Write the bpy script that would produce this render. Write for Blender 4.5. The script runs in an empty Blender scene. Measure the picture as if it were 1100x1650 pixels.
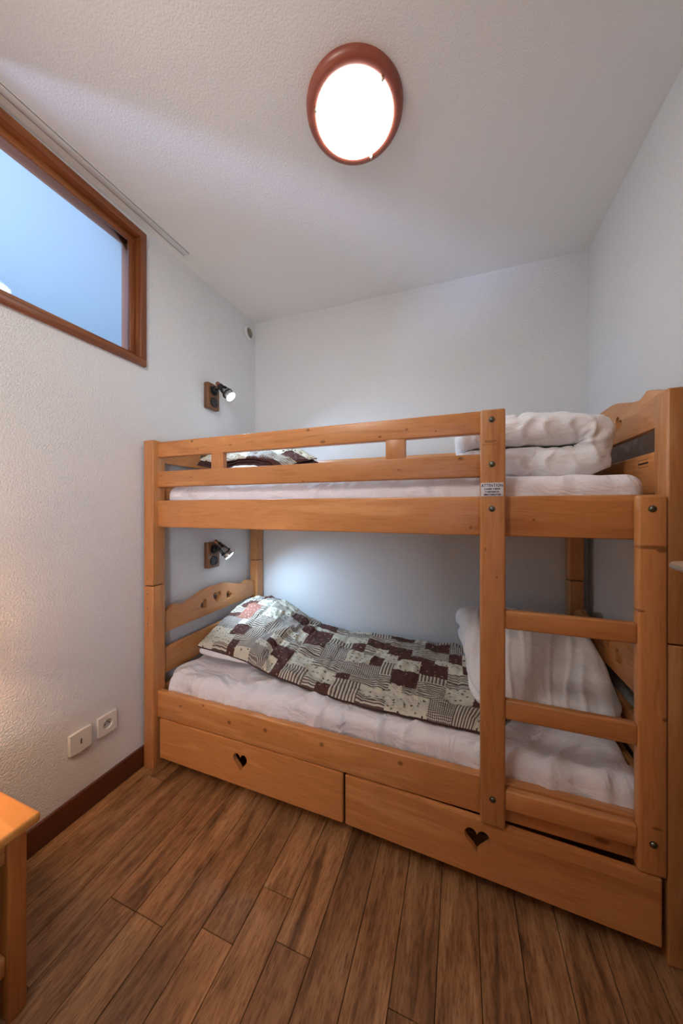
import bpy, bmesh, math, random
from mathutils import Vector, Matrix, noise

C = bpy.context.scene.collection
scene = bpy.context.scene
R = math.radians

# ------------------------------------------------------------------ camera
TH = math.atan(191 / 519.0)
cam_d = bpy.data.cameras.new('camera')
cam = bpy.data.objects.new('camera', cam_d)
C.objects.link(cam)
cam.location = (0, 0, 1.27)
cam.rotation_euler = (R(90), 0, TH)
cam_d.sensor_fit = 'HORIZONTAL'
cam_d.sensor_width = 36
cam_d.lens = 519 / 1100.0 * 36
cam_d.shift_y = -5 / 1100.0
cam_d.clip_start = 0.02
scene.camera = cam

# ------------------------------------------------------------------ world, exposure
world = bpy.data.worlds.new('world')
scene.world = world
world.use_nodes = True
bg = world.node_tree.nodes['Background']
bg.inputs[0].default_value = (0.30, 0.46, 0.80, 1)
bg.inputs[1].default_value = 1.0
scene.view_settings.view_transform = 'Standard'
scene.view_settings.look = 'None'
scene.view_settings.gamma = 1
scene.view_settings.use_curve_mapping = False
scene.view_settings.exposure = 0.14


def area_light(name, loc, target, size, power, color, size_y=None):
    d = bpy.data.lights.new(name, 'AREA')
    d.energy = power
    d.color = color
    d.size = size
    if size_y:
        d.shape = 'RECTANGLE'
        d.size_y = size_y
    o = bpy.data.objects.new(name, d)
    C.objects.link(o)
    o.location = loc
    o.rotation_euler = (Vector(target) - Vector(loc)).to_track_quat('-Z', 'Y').to_euler()
    return o


# daylight entering the neighbouring room, added warm fill lamps out of view
area_light('daylight', (-3.3, -1.35, 1.50), (-1.48, 0.75, 2.28), 0.6, 190, (0.52, 0.64, 1.0))
shaft = area_light('doorway_daylight', (0.42, -1.15, 1.35), (-1.25, 1.40, 1.25), 0.30, 2.4, (0.74, 0.83, 1.0), 1.5)
shaft.data.spread = R(52)
fill_data = bpy.data.lights.new('warm_fill_point', 'POINT')  # added general fill with no real fixture; lifts ceiling and bed front
fill_data.energy = 3.8
fill_data.color = (1.0, 0.955, 0.91)
fill_data.shadow_soft_size = 0.14
fill_obj = bpy.data.objects.new('warm_fill_point', fill_data)
C.objects.link(fill_obj)
fill_obj.location = (-0.80, -0.45, 2.12)
area_light('high_fill_area', (-0.65, -0.05, 2.42), (-0.55, 1.25, 1.25), 0.35, 7.2, (1.0, 0.94, 0.88))  # added soft fill from high up, so bed front fades towards the floor

# ------------------------------------------------------------------ node helpers


def new_mat(name):
    m = bpy.data.materials.new(name)
    m.use_nodes = True
    nt = m.node_tree
    return m, nt, nt.nodes['Principled BSDF']


def N(nt, t, **kw):
    n = nt.nodes.new(t)
    for k, v in kw.items():
        if k == 'inp':
            for a, b in v.items():
                n.inputs[a].default_value = b
        else:
            setattr(n, k, v)
    return n


def link(nt, a, ao, b, bi):
    nt.links.new(a.outputs[ao], b.inputs[bi])


def ramp(nt, stops):
    n = nt.nodes.new('ShaderNodeValToRGB')
    e = n.color_ramp.elements
    while len(e) < len(stops):
        e.new(0.5)
    for i, (p, c) in enumerate(stops):
        e[i].position = p
        e[i].color = (*c, 1)
    return n


def math_n(nt, op, a=None, b=None, c=None):
    n = nt.nodes.new('ShaderNodeMath')
    n.operation = op
    for i, v in enumerate((a, b, c)):
        if v is None:
            continue
        if isinstance(v, tuple):
            nt.links.new(v[0].outputs[v[1]], n.inputs[i])
        else:
            n.inputs[i].default_value = v
    return n


def mix_rgb(nt, mode, fac, a, b):
    n = nt.nodes.new('ShaderNodeMix')
    n.data_type = 'RGBA'
    n.blend_type = mode
    for i, v in ((0, fac), (6, a), (7, b)):
        if isinstance(v, tuple) and not isinstance(v[0], (int, float)):
            nt.links.new(v[0].outputs[v[1]], n.inputs[i])
        elif isinstance(v, tuple):
            n.inputs[i].default_value = (*v, 1)
        else:
            n.inputs[i].default_value = v
    return n      # output 2


def simple(name, col, rough=0.5, metal=0.0, spec=0.5, bump=None):
    m, nt, p = new_mat(name)
    p.inputs['Base Color'].default_value = (*col, 1)
    p.inputs['Roughness'].default_value = rough
    p.inputs['Metallic'].default_value = metal
    p.inputs['Specular IOR Level'].default_value = spec
    if bump:
        sc, st, dist = bump
        tc = N(nt, 'ShaderNodeTexCoord')
        ns = N(nt, 'ShaderNodeTexNoise', inp={'Scale': sc, 'Detail': 4.0, 'Roughness': 0.6})
        b = N(nt, 'ShaderNodeBump', inp={'Strength': st, 'Distance': dist})
        link(nt, tc, 'Object', ns, 'Vector')
        link(nt, ns, 'Fac', b, 'Height')
        link(nt, b, 'Normal', p, 'Normal')
    return m


def wood(name, axis, tones, knots=(), rough=0.36, coat=0.15, knot_scale=2.6, grain=1.0, plane='xz', vk=True):
    """varnished softwood; axis = grain direction; knots = (a, b, ra, rb) in object coordinates"""
    m, nt, p = new_mat(name)
    tc = N(nt, 'ShaderNodeTexCoord')
    oi = N(nt, 'ShaderNodeObjectInfo')
    rnd = math_n(nt, 'MULTIPLY', (oi, 'Random'), 37.0)
    off = N(nt, 'ShaderNodeVectorMath', operation='ADD')
    link(nt, tc, 'Object', off, 0)
    link(nt, rnd, 0, off, 1)
    sc = [1, 1, 1]
    sc[axis] = 0.09
    mp = N(nt, 'ShaderNodeMapping')
    mp.inputs['Scale'].default_value = sc
    link(nt, off, 0, mp, 'Vector')
    # broad figure
    n1 = N(nt, 'ShaderNodeTexNoise', inp={'Scale': 16.0, 'Detail': 3.0, 'Roughness': 0.55, 'Distortion': 0.9})
    link(nt, mp, 'Vector', n1, 'Vector')
    # growth rings: contour lines of a noise field
    rg = math_n(nt, 'MULTIPLY', (n1, 'Fac'), 26.0)
    rs = math_n(nt, 'SINE', (rg, 0))
    rs2 = math_n(nt, 'MULTIPLY_ADD', (rs, 0), 0.5, 0.5)
    # fine fibres
    n2 = N(nt, 'ShaderNodeTexNoise', inp={'Scale': 130.0, 'Detail': 3.0, 'Roughness': 0.6})
    link(nt, mp, 'Vector', n2, 'Vector')
    cr = ramp(nt, [(0.28, tones[0]), (0.52, tones[1]), (0.75, tones[2])])
    link(nt, n1, 'Fac', cr, 'Fac')
    f1 = math_n(nt, 'MULTIPLY', (rs2, 0), 0.34 * grain)
    c1 = mix_rgb(nt, 'MULTIPLY', (f1, 0), (cr, 'Color'), (0.72, 0.52, 0.36))
    f2 = N(nt, 'ShaderNodeMapRange', inp={'From Min': 0.5, 'From Max': 0.8, 'To Min': 0.0, 'To Max': 0.55 * grain})
    link(nt, n2, 'Fac', f2, 'Value')
    c2 = mix_rgb(nt, 'MULTIPLY', (f2, 'Result'), (c1, 2), (0.6, 0.42, 0.3))
    last = c2
    kmask = None
    if vk:
        ks = [1, 1, 1]
        ks[axis] = 0.42
        mk = N(nt, 'ShaderNodeMapping')
        mk.inputs['Scale'].default_value = ks
        link(nt, off, 0, mk, 'Vector')
        vo = N(nt, 'ShaderNodeTexVoronoi', inp={'Scale': knot_scale, 'Randomness': 1.0})
        link(nt, mk, 'Vector', vo, 'Vector')
        kn = N(nt, 'ShaderNodeMapRange', inp={'From Min': 0.025, 'From Max': 0.075, 'To Min': 0.8, 'To Max': 0.0})
        link(nt, vo, 'Distance', kn, 'Value')
        last = mix_rgb(nt, 'MIX', (kn, 'Result'), (last, 2), (0.16, 0.055, 0.015))
    if knots:
        sep = N(nt, 'ShaderNodeSeparateXYZ')
        link(nt, tc, 'Object', sep, 0)
        ia, ib = {'xz': (0, 2), 'yz': (1, 2)}[plane]
        acc = None
        nz = math_n(nt, 'MULTIPLY_ADD', (n2, 'Fac'), 0.5, -0.25)
        for (a, b, ra, rb) in knots:
            d1 = math_n(nt, 'MULTIPLY', (math_n(nt, 'SUBTRACT', (sep, ia), a), 0), 1 / ra)
            d2 = math_n(nt, 'MULTIPLY', (math_n(nt, 'SUBTRACT', (sep, ib), b), 0), 1 / rb)
            q = math_n(nt, 'ADD', (math_n(nt, 'POWER', (math_n(nt, 'ABSOLUTE', (d1, 0)), 0), 2.0), 0),
                       (math_n(nt, 'POWER', (math_n(nt, 'ABSOLUTE', (d2, 0)), 0), 2.0), 0))
            q = math_n(nt, 'ADD', (q, 0), (nz, 0))
            acc = q if acc is None else math_n(nt, 'MINIMUM', (acc, 0), (q, 0))
        mr = N(nt, 'ShaderNodeMapRange', inp={'From Min': 0.35, 'From Max': 1.5, 'To Min': 0.78, 'To Max': 0.0})
        link(nt, acc, 0, mr, 'Value')
        last = mix_rgb(nt, 'MIX', (mr, 'Result'), (last, 2), (0.17, 0.055, 0.014))
    # piece to piece tone
    hv = N(nt, 'ShaderNodeHueSaturation')
    v = N(nt, 'ShaderNodeMapRange', inp={'To Min': 0.90, 'To Max': 1.08})
    link(nt, oi, 'Random', v, 'Value')
    link(nt, v, 'Result', hv, 'Value')
    link(nt, last, 2, hv, 'Color')
    link(nt, hv, 'Color', p, 'Base Color')
    b = N(nt, 'ShaderNodeBump', inp={'Strength': 0.12, 'Distance': 0.001})
    link(nt, n2, 'Fac', b, 'Height')
    link(nt, b, 'Normal', p, 'Normal')
    p.inputs['Roughness'].default_value = rough
    p.inputs['Coat Weight'].default_value = coat
    p.inputs['Coat Roughness'].default_value = 0.25
    return m


PINE = ((0.49, 0.205, 0.066), (0.61, 0.275, 0.095), (0.68, 0.335, 0.128))
pine = [wood('pine_%s' % 'xyz'[i], i, PINE) for i in range(3)]
pine_plain = [wood('pine_plain_%s' % 'xyz'[i], i, PINE, vk=False) for i in range(3)]
DARKW = ((0.13, 0.036, 0.010), (0.25, 0.078, 0.022), (0.34, 0.125, 0.036))
frame_wood = [wood('frame_wood_%s' % 'xyz'[i], i, DARKW, knot_scale=1.3) for i in range(3)]
skirting_wood = wood('skirting_wood', 1, ((0.075, 0.019, 0.010), (0.115, 0.030, 0.015), (0.15, 0.042, 0.02)), vk=False)
block_wood = wood('block_wood', 2, ((0.13, 0.048, 0.015), (0.20, 0.08, 0.025), (0.26, 0.11, 0.035)), vk=False)
ring_wood = wood('ring_wood', 0, ((0.26, 0.065, 0.040), (0.36, 0.10, 0.060), (0.43, 0.13, 0.08)), vk=False, rough=0.4)
door_wood = wood('door_wood', 2, PINE, knot_scale=2.0)


def plaster(name, col, scale, strength, dist):
    m, nt, p = new_mat(name)
    tc = N(nt, 'ShaderNodeTexCoord')
    n1 = N(nt, 'ShaderNodeTexNoise', inp={'Scale': scale, 'Detail': 5.0, 'Roughness': 0.62, 'Distortion': 0.4})
    v = N(nt, 'ShaderNodeTexVoronoi', feature='SMOOTH_F1', inp={'Scale': scale * 1.5, 'Smoothness': 0.6})
    n3 = N(nt, 'ShaderNodeTexNoise', inp={'Scale': 1.3, 'Detail': 3.0})
    for n in (n1, v, n3):
        link(nt, tc, 'Object', n, 'Vector')
    s = math_n(nt, 'MULTIPLY_ADD', (v, 'Distance'), -0.6, (n1, 'Fac'))
    b = N(nt, 'ShaderNodeBump', inp={'Strength': strength, 'Distance': dist})
    link(nt, s, 0, b, 'Height')
    link(nt, b, 'Normal', p, 'Normal')
    cr = ramp(nt, [(0.3, tuple(c * 0.96 for c in col)), (0.7, col)])
    link(nt, n3, 'Fac', cr, 'Fac')
    link(nt, cr, 'Color', p, 'Base Color')
    p.inputs['Roughness'].default_value = 0.85
    return m


wall_m = plaster('roughcast_plaster', (0.78, 0.785, 0.79), 125, 0.6, 0.006)
ceil_m = plaster('ceiling_plaster', (0.89, 0.89, 0.88), 120, 0.35, 0.004)


def floor_wood():
    m, nt, p = new_mat('floor_wood')
    tc = N(nt, 'ShaderNodeTexCoord')
    oi = N(nt, 'ShaderNodeObjectInfo')
    rnd = math_n(nt, 'MULTIPLY', (oi, 'Random'), 53.0)
    off = N(nt, 'ShaderNodeVectorMath', operation='ADD')
    link(nt, tc, 'Object', off, 0)
    link(nt, rnd, 0, off, 1)
    mp = N(nt, 'ShaderNodeMapping')
    mp.inputs['Scale'].default_value = (1, 0.13, 1)
    link(nt, off, 0, mp, 'Vector')
    n1 = N(nt, 'ShaderNodeTexNoise', inp={'Scale': 17.0, 'Detail': 5.0, 'Roughness': 0.62, 'Distortion': 1.1})
    n2 = N(nt, 'ShaderNodeTexNoise', inp={'Scale': 170.0, 'Detail': 4.0, 'Roughness': 0.7})
    n3 = N(nt, 'ShaderNodeTexNoise', inp={'Scale': 46.0, 'Detail': 5.0, 'Roughness': 0.75, 'Distortion': 2.0})
    for n in (n1, n2, n3):
        link(nt, mp, 'Vector', n, 'Vector')
    cr = ramp(nt, [(0.30, (0.105, 0.048, 0.020)), (0.44, (0.24, 0.118, 0.050)), (0.60, (0.36, 0.19, 0.083)), (0.8, (0.48, 0.30, 0.165))])
    link(nt, n1, 'Fac', cr, 'Fac')
    f = N(nt, 'ShaderNodeMapRange', inp={'From Min': 0.47, 'From Max': 0.63, 'To Min': 0.0, 'To Max': 0.75})
    link(nt, n2, 'Fac', f, 'Value')
    c1 = mix_rgb(nt, 'MULTIPLY', (f, 'Result'), (cr, 'Color'), (0.50, 0.40, 0.34))
    f3 = N(nt, 'ShaderNodeMapRange', inp={'From Min': 0.52, 'From Max': 0.68, 'To Min': 0.0, 'To Max': 0.7})
    link(nt, n3, 'Fac', f3, 'Value')
    c2 = mix_rgb(nt, 'MULTIPLY', (f3, 'Result'), (c1, 2), (0.42, 0.33, 0.28))
    hv = N(nt, 'ShaderNodeHueSaturation')
    v = N(nt, 'ShaderNodeMapRange', inp={'To Min': 0.85, 'To Max': 1.2})
    link(nt, oi, 'Random', v, 'Value')
    link(nt, v, 'Result', hv, 'Value')
    link(nt, c2, 2, hv, 'Color')
    link(nt, hv, 'Color', p, 'Base Color')
    b = N(nt, 'ShaderNodeBump', inp={'Strength': 0.25, 'Distance': 0.0015})
    link(nt, n2, 'Fac', b, 'Height')
    link(nt, b, 'Normal', p, 'Normal')
    p.inputs['Roughness'].default_value = 0.42
    p.inputs['Specular IOR Level'].default_value = 0.45
    return m


floor_m = floor_wood()


def cloth(name, col, wr_scale=9.0, wr=0.35, stretch=(1, 1, 1), fine=True):
    m, nt, p = new_mat(name)
    tc = N(nt, 'ShaderNodeTexCoord')
    mp = N(nt, 'ShaderNodeMapping')
    mp.inputs['Scale'].default_value = stretch
    link(nt, tc, 'Object', mp, 'Vector')
    n1 = N(nt, 'ShaderNodeTexNoise', inp={'Scale': wr_scale, 'Detail': 6.0, 'Roughness': 0.5, 'Distortion': 2.2})
    link(nt, mp, 'Vector', n1, 'Vector')
    b = N(nt, 'ShaderNodeBump', inp={'Strength': wr, 'Distance': 0.035})
    link(nt, n1, 'Fac', b, 'Height')
    link(nt, b, 'Normal', p, 'Normal')
    p.inputs['Base Color'].default_value = (*col, 1)
    p.inputs['Roughness'].default_value = 0.75
    p.inputs['Sheen Weight'].default_value = 0.15
    return m


sheet_m = cloth('white_sheet', (0.88, 0.845, 0.885), 4.5, 0.75, (1, 1.4, 1))
duvet_m = cloth('white_duvet', (0.89, 0.875, 0.89), 6, 0.42)
white_plastic = simple('white_plastic', (0.72, 0.71, 0.69), 0.35)
rail_white = simple('white_lacquer', (0.78, 0.78, 0.77), 0.4)
black_plastic = simple('black_plastic', (0.012, 0.012, 0.012), 0.35)
lamp_metal = simple('dark_bronze', (0.035, 0.032, 0.028), 0.35, 0.6)
copper = simple('copper_cap', (0.30, 0.12, 0.07), 0.35, 0.7)
steel = simple('bolt_steel', (0.20, 0.21, 0.18), 0.25, 1.0)
chrome = simple('brushed_nickel', (0.80, 0.74, 0.64), 0.30, 0.75)
dark_gap = simple('dark_groove', (0.05, 0.05, 0.055), 0.8)
brass_m = simple('brass_clip', (0.75, 0.62, 0.42), 0.25, 1.0)
rubber = simple('black_rubber', (0.01, 0.01, 0.01), 0.6)


def emit(name, col, strength):
    m, nt, p = new_mat(name)
    p.inputs['Base Color'].default_value = (0.9, 0.9, 0.9, 1)
    p.inputs['Emission Color'].default_value = (*col, 1)
    p.inputs['Emission Strength'].default_value = strength
    return m


glow_ceiling = emit('opal_glass_lit', (0.97, 0.985, 1.0), 14.5)
glow_spot = emit('spot_glass_lit', (0.70, 0.92, 1.0), 26.0)
def shade_mat():
    m = bpy.data.materials.new('shade_fabric')
    m.use_nodes = True
    nt = m.node_tree
    nt.nodes.clear()
    out = nt.nodes.new('ShaderNodeOutputMaterial')
    a = N(nt, 'ShaderNodeBsdfTranslucent')
    a.inputs[0].default_value = (0.9, 0.8, 0.66, 1)
    d = N(nt, 'ShaderNodeBsdfDiffuse')
    d.inputs[0].default_value = (0.8, 0.7, 0.58, 1)
    mx = N(nt, 'ShaderNodeMixShader', inp={'Fac': 0.3})
    link(nt, a, 0, mx, 1)
    link(nt, d, 0, mx, 2)
    link(nt, mx, 0, out, 0)
    return m


glow_shade = shade_mat()


def glass_thin(name, tint=(0.95, 0.97, 1.0), gloss=0.06):
    m = bpy.data.materials.new(name)
    m.use_nodes = True
    nt = m.node_tree
    nt.nodes.clear()
    out = nt.nodes.new('ShaderNodeOutputMaterial')
    tr = N(nt, 'ShaderNodeBsdfTransparent')
    tr.inputs[0].default_value = (*tint, 1)
    gl = N(nt, 'ShaderNodeBsdfGlossy', inp={'Roughness': 0.03})
    fr = N(nt, 'ShaderNodeFresnel', inp={'IOR': 1.35})
    mx = N(nt, 'ShaderNodeMixShader')
    link(nt, fr, 0, mx, 0)
    link(nt, tr, 0, mx, 1)
    link(nt, gl, 0, mx, 2)
    link(nt, mx, 0, out, 0)
    return m


pane_m = glass_thin('window_glass')
bulb_glass = glass_thin('bulb_glass', (0.9, 0.95, 0.97))

# ------------------------------------------------------------------ mesh helpers


def empty(name, loc, label=None, cat=None, group=None):
    o = bpy.data.objects.new(name, None)
    C.objects.link(o)
    o.location = loc
    o.empty_display_size = 0.1
    tag(o, label, cat, group)
    return o


def tag(o, label=None, cat=None, group=None, kind=None):
    for k, v in (('label', label), ('category', cat), ('group', group), ('kind', kind)):
        if v:
            o[k] = v
    return o


def base(o):
    """world origin of an object built without rotation"""
    v = Vector(o.location)
    while o.parent:
        o = o.parent
        v += Vector(o.location)
    return v


def obj(name, bm, mats, parent=None, smooth=False, auto=None):
    """bm is in world coordinates; becomes one mesh object under parent"""
    if parent is not None:
        bmesh.ops.translate(bm, verts=bm.verts, vec=-base(parent))
    me = bpy.data.meshes.new(name)
    bmesh.ops.recalc_face_normals(bm, faces=bm.faces)
    bm.to_mesh(me)
    bm.free()
    if not isinstance(mats, (list, tuple)):
        mats = [mats]
    for m in mats:
        me.materials.append(m)
    if smooth:
        me.polygons.foreach_set('use_smooth', [True] * len(me.polygons))
        if auto:
            me.set_sharp_from_angle(angle=R(auto))
    o = bpy.data.objects.new(name, me)
    C.objects.link(o)
    if parent is not None:
        o.parent = parent
    return o


def box_bm(x0, x1, y0, y1, z0, z1, bev=0.0, seg=2, bm=None):
    own = bm is None
    b = bmesh.new()
    bmesh.ops.create_cube(b, size=1)
    bmesh.ops.scale(b, vec=(x1 - x0, y1 - y0, z1 - z0), verts=b.verts)
    bmesh.ops.translate(b, vec=((x0 + x1) / 2, (y0 + y1) / 2, (z0 + z1) / 2), verts=b.verts)
    if bev:
        bmesh.ops.bevel(b, geom=b.edges[:] + b.verts[:], offset=bev, segments=seg, profile=0.5, affect='EDGES', clamp_overlap=True)
    if own:
        return b
    join(bm, b)
    return bm


def join(dst, src):
    me = bpy.data.meshes.new('tmp')
    src.to_mesh(me)
    src.free()
    dst.from_mesh(me)
    bpy.data.meshes.remove(me)
    return dst


def box(name, x0, x1, y0, y1, z0, z1, mat, parent=None, bev=0.004, seg=2):
    return obj(name, box_bm(x0, x1, y0, y1, z0, z1, bev, seg), mat, parent, smooth=bev > 0, auto=50)


def lathe_bm(profile, seg=40, mtx=None, caps=True):
    """profile: (r, h) list about +Z"""
    b = bmesh.new()
    rings = []
    for r, h in profile:
        if r < 1e-6:
            rings.append([b.verts.new((0, 0, h))])
        else:
            rings.append([b.verts.new((r * math.cos(2 * math.pi * i / seg), r * math.sin(2 * math.pi * i / seg), h)) for i in range(seg)])
    for a, c in zip(rings, rings[1:]):
        for i in range(seg):
            j = (i + 1) % seg
            if len(a) == 1 and len(c) == 1:
                continue
            if len(a) == 1:
                b.faces.new((a[0], c[i], c[j]))
            elif len(c) == 1:
                b.faces.new((a[i], a[j], c[0]))
            else:
                b.faces.new((a[i], a[j], c[j], c[i]))
    if caps:
        for rr in (rings[0], rings[-1]):
            if len(rr) > 1:
                b.faces.new(rr)
    if mtx is not None:
        bmesh.ops.transform(b, matrix=mtx, verts=b.verts)
    return b


def aim(loc, d):
    return Matrix.Translation(loc) @ Vector(d).normalized().to_track_quat('Z', 'Y').to_matrix().to_4x4()


def tube_bm(pts, r, seg=14):
    b = bmesh.new()
    pts = [Vector(p) for p in pts]
    rings = []
    up = Vector((0.13, 0.21, 1)).normalized()
    for i, p in enumerate(pts):
        t = (pts[min(i + 1, len(pts) - 1)] - pts[max(i - 1, 0)]).normalized()
        a = t.cross(up)
        if a.length < 1e-3:
            a = t.cross(Vector((1, 0, 0)))
        a.normalize()
        c = t.cross(a)
        rr = r[i] if isinstance(r, (list, tuple)) else r
        rings.append([b.verts.new(p + (a * math.cos(2 * math.pi * k / seg) + c * math.sin(2 * math.pi * k / seg)) * rr) for k in range(seg)])
    for a, c in zip(rings, rings[1:]):
        for k in range(seg):
            b.faces.new((a[k], a[(k + 1) % seg], c[(k + 1) % seg], c[k]))
    b.faces.new(rings[0])
    b.faces.new(rings[-1])
    return b


def heart_pts(cx, cy, size, rot=0.0, n=26):
    out = []
    for i in range(n):
        t = 2 * math.pi * i / n
        x = 16 * math.sin(t) ** 3
        y = 13 * math.cos(t) - 5 * math.cos(2 * t) - 2 * math.cos(3 * t) - math.cos(4 * t) + 2.5
        x *= size / 34
        y *= size / 30
        c, s = math.cos(rot), math.sin(rot)
        out.append((cx + x * c - y * s, cy + x * s + y * c))
    return out


def board_bm(outline, holes, plane, p0, p1):
    """flat board with cut-outs; plane 'yz' (thickness along x) or 'xz' (thickness along y)"""
    b = bmesh.new()

    def P(a, c, t):
        return (t, a, c) if plane == 'yz' else (a, t, c)
    edges = []
    for loop in [outline] + holes:
        vs = [b.verts.new(P(a, c, p0)) for a, c in loop]
        for i in range(len(vs)):
            edges.append(b.edges.new((vs[i], vs[(i + 1) % len(vs)])))
    r = bmesh.ops.triangle_fill(b, use_beauty=True, use_dissolve=False, edges=edges)
    faces = [g for g in r['geom'] if isinstance(g, bmesh.types.BMFace)]
    ex = bmesh.ops.extrude_face_region(b, geom=faces)
    vs = [g for g in ex['geom'] if isinstance(g, bmesh.types.BMVert)]
    d = p1 - p0
    bmesh.ops.translate(b, vec=(d, 0, 0) if plane == 'yz' else (0, d, 0), verts=vs)
    return b


def fbm(p, s, o=3):
    return noise.fractal(Vector(p) * s, 1.0, 2.0, o)


def ridge(v, w=0.25):
    """fold-like function from signed noise"""
    return max(0.0, 1 - abs(v) / w)


def soft_block(x0, x1, y0, y1, z0, z1, rad, cuts, fn=None):
    """rounded block; cuts per axis; fn(p, n) -> new position"""
    b = bmesh.new()
    lo = Vector((x0, y0, z0))
    hi = Vector((x1, y1, z1))
    key = {}

    def vert(p):
        k = (round(p[0], 5), round(p[1], 5), round(p[2], 5))
        if k in key:
            return key[k]
        q = Vector(p)
        r3 = [min(rad, (hi[i] - lo[i]) / 2) for i in range(3)]
        inner = Vector([min(max(q[i], lo[i] + r3[i]), hi[i] - r3[i]) for i in range(3)])
        d = q - inner
        dn = Vector([d[i] / r3[i] for i in range(3)])
        if dn.length > 1e-6:
            m = max(abs(c) for c in dn)
            dn2 = dn / dn.length * m
            q = inner + Vector([dn2[i] * r3[i] for i in range(3)])
            nrm = dn.normalized()
        else:
            nrm = Vector((0, 0, 1))
        if fn:
            q = fn(q, nrm)
        v = b.verts.new(q)
        key[k] = v
        return v

    def axis_pts(i):
        n = cuts[i]
        a, c = lo[i], hi[i]
        r = min(rad, (c - a) / 2)
        pts = []
        kr = 5
        for j in range(kr):
            pts.append(a + r * (1 - math.cos(math.pi / 2 * j / kr)) if False else a + r * (j / kr))
        n = max(n, 1)
        if c - a > 2 * r + 1e-6:
            for j in range(n + 1):
                pts.append(a + r + (c - a - 2 * r) * j / n)
        else:
            pts.append(a + r)
        for j in range(1, kr + 1):
            pts.append(c - r + r * (j / kr))
        out = []
        for q in pts:
            if not out or q - out[-1] > 1e-5:
                out.append(q)
        return out
    ax = [axis_pts(i) for i in range(3)]
    for i in range(3):
        j, k = (i + 1) % 3, (i + 2) % 3
        for side in (lo[i], hi[i]):
            for a in range(len(ax[j]) - 1):
                for c in range(len(ax[k]) - 1):
                    q = []
                    for (da, dc) in ((0, 0), (1, 0), (1, 1), (0, 1)):
                        p = [0, 0, 0]
                        p[i] = side
                        p[j] = ax[j][a + da]
                        p[k] = ax[k][c + dc]
                        q.append(vert(p))
                    if len(set(q)) == 4:
                        b.faces.new(q)
    return b


def lerp(a, b, t):
    return a + (b - a) * t


def sstep(a, b, x):
    t = min(max((x - a) / (b - a), 0), 1)
    return t * t * (3 - 2 * t)


# ================================================================== ROOM
WL, WR, WB, WF = -1.48, 0.65, 2.10, -1.35      # left, right, back, front wall planes
WY0, WY1, WZ0, WZ1 = 0.30, 1.172, 1.975, 2.637   # window frame outside


def structure(o):
    o['kind'] = 'structure'
    return o


# floor slab + planks
fl = structure(box('floor', WL - 0.1, WR + 0.1, WF - 0.1, WB + 0.1, -0.08, -0.012, simple('subfloor', (0.02, 0.012, 0.008), 0.9), bev=0))
rng = random.Random(4)
pw = 0.1125
k0 = -0.622
cols = []
x = k0
while x > WL:
    x -= pw
i = 0
plank_ends = {}
while x < WR:
    a, c = max(x, WL), min(x + pw, WR)
    idx = round((x - k0) / pw)
    if c - a > 0.01:
        if idx == -1:
            ys = [WF, -0.25, 0.772, 1.69, WB]
        elif idx == 0:
            ys = [WF, -0.1, 0.927, 1.8, WB]
        else:
            ys = [WF]
            y = WF + rng.uniform(0.3, 1.0)
            while y < WB - 0.15:
                ys.append(y)
                y += rng.choice((0.92, 1.2, 1.2))
            ys.append(WB)
        for ya, yb in zip(ys, ys[1:]):
            cx, cy = (a + c) / 2, (ya + yb) / 2
            g = 0.0009
            b = box_bm(a - cx + g, c - cx - g, ya - cy + g, yb - cy - g, -0.0115, 0.0, 0.0010, 1)
            me = bpy.data.meshes.new('plank')
            b.to_mesh(me)
            b.free()
            me.materials.append(floor_m)
            o = bpy.data.objects.new('plank', me)
            C.objects.link(o)
            o.parent = fl
            o.location = (cx, cy, 0)
    x += pw

# walls
box_w = lambda n, *a: structure(box(n, *a, wall_m, bev=0))
box_w('wall_back', WL - 0.15, WR + 0.15, WB, WB + 0.15, -0.02, 2.95)
box_w('wall_right', WR, WR + 0.15, WF - 0.15, WB + 0.0, -0.02, 2.95)
box_w('wall_front', WL - 0.15, WR + 0.0, WF - 0.15, WF, -0.02, 2.95)
# left wall with the window opening (frame with an inner hole)
o0 = [(WF - 0.0, -0.02), (WB, -0.02), (WB, 2.95), (WF, 2.95)]
hole = [(WY0 + 0.02, WZ0 + 0.02), (WY1 - 0.02, WZ0 + 0.02), (WY1 - 0.02, WZ1 - 0.02), (WY0 + 0.02, WZ1 - 0.02)]
lw = structure(obj('wall_left', board_bm(o0, [hole], 'yz', WL - 0.12, WL), wall_m))
# ceiling: very slightly out of level, as in the photograph


def cz(x, y):
    return 2.662 + 0.030 * (y - 1.5) - 0.010 * x


b = bmesh.new()
q = [(WL - 0.0, WF), (WR, WF), (WR, WB), (WL, WB)]
lowv = [b.verts.new((x, y, cz(x, y))) for x, y in q]
upv = [b.verts.new((x, y, 2.9)) for x, y in q]
b.faces.new(lowv)
b.faces.new(upv)
for i in range(4):
    b.faces.new((lowv[i], lowv[(i + 1) % 4], upv[(i + 1) % 4], upv[i]))
structure(obj('ceiling', b, ceil_m))

# skirting boards
structure(box('baseboard_left', WL, WL + 0.014, WF, WB - 0.014, 0, 0.098, skirting_wood, bev=0.003))
structure(box('baseboard_back', WL, WR, WB - 0.014, WB, 0, 0.098, skirting_wood, bev=0.003))
structure(box('baseboard_right', WR - 0.014, WR, WF, WB - 0.014, 0, 0.098, skirting_wood, bev=0.003))

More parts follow.
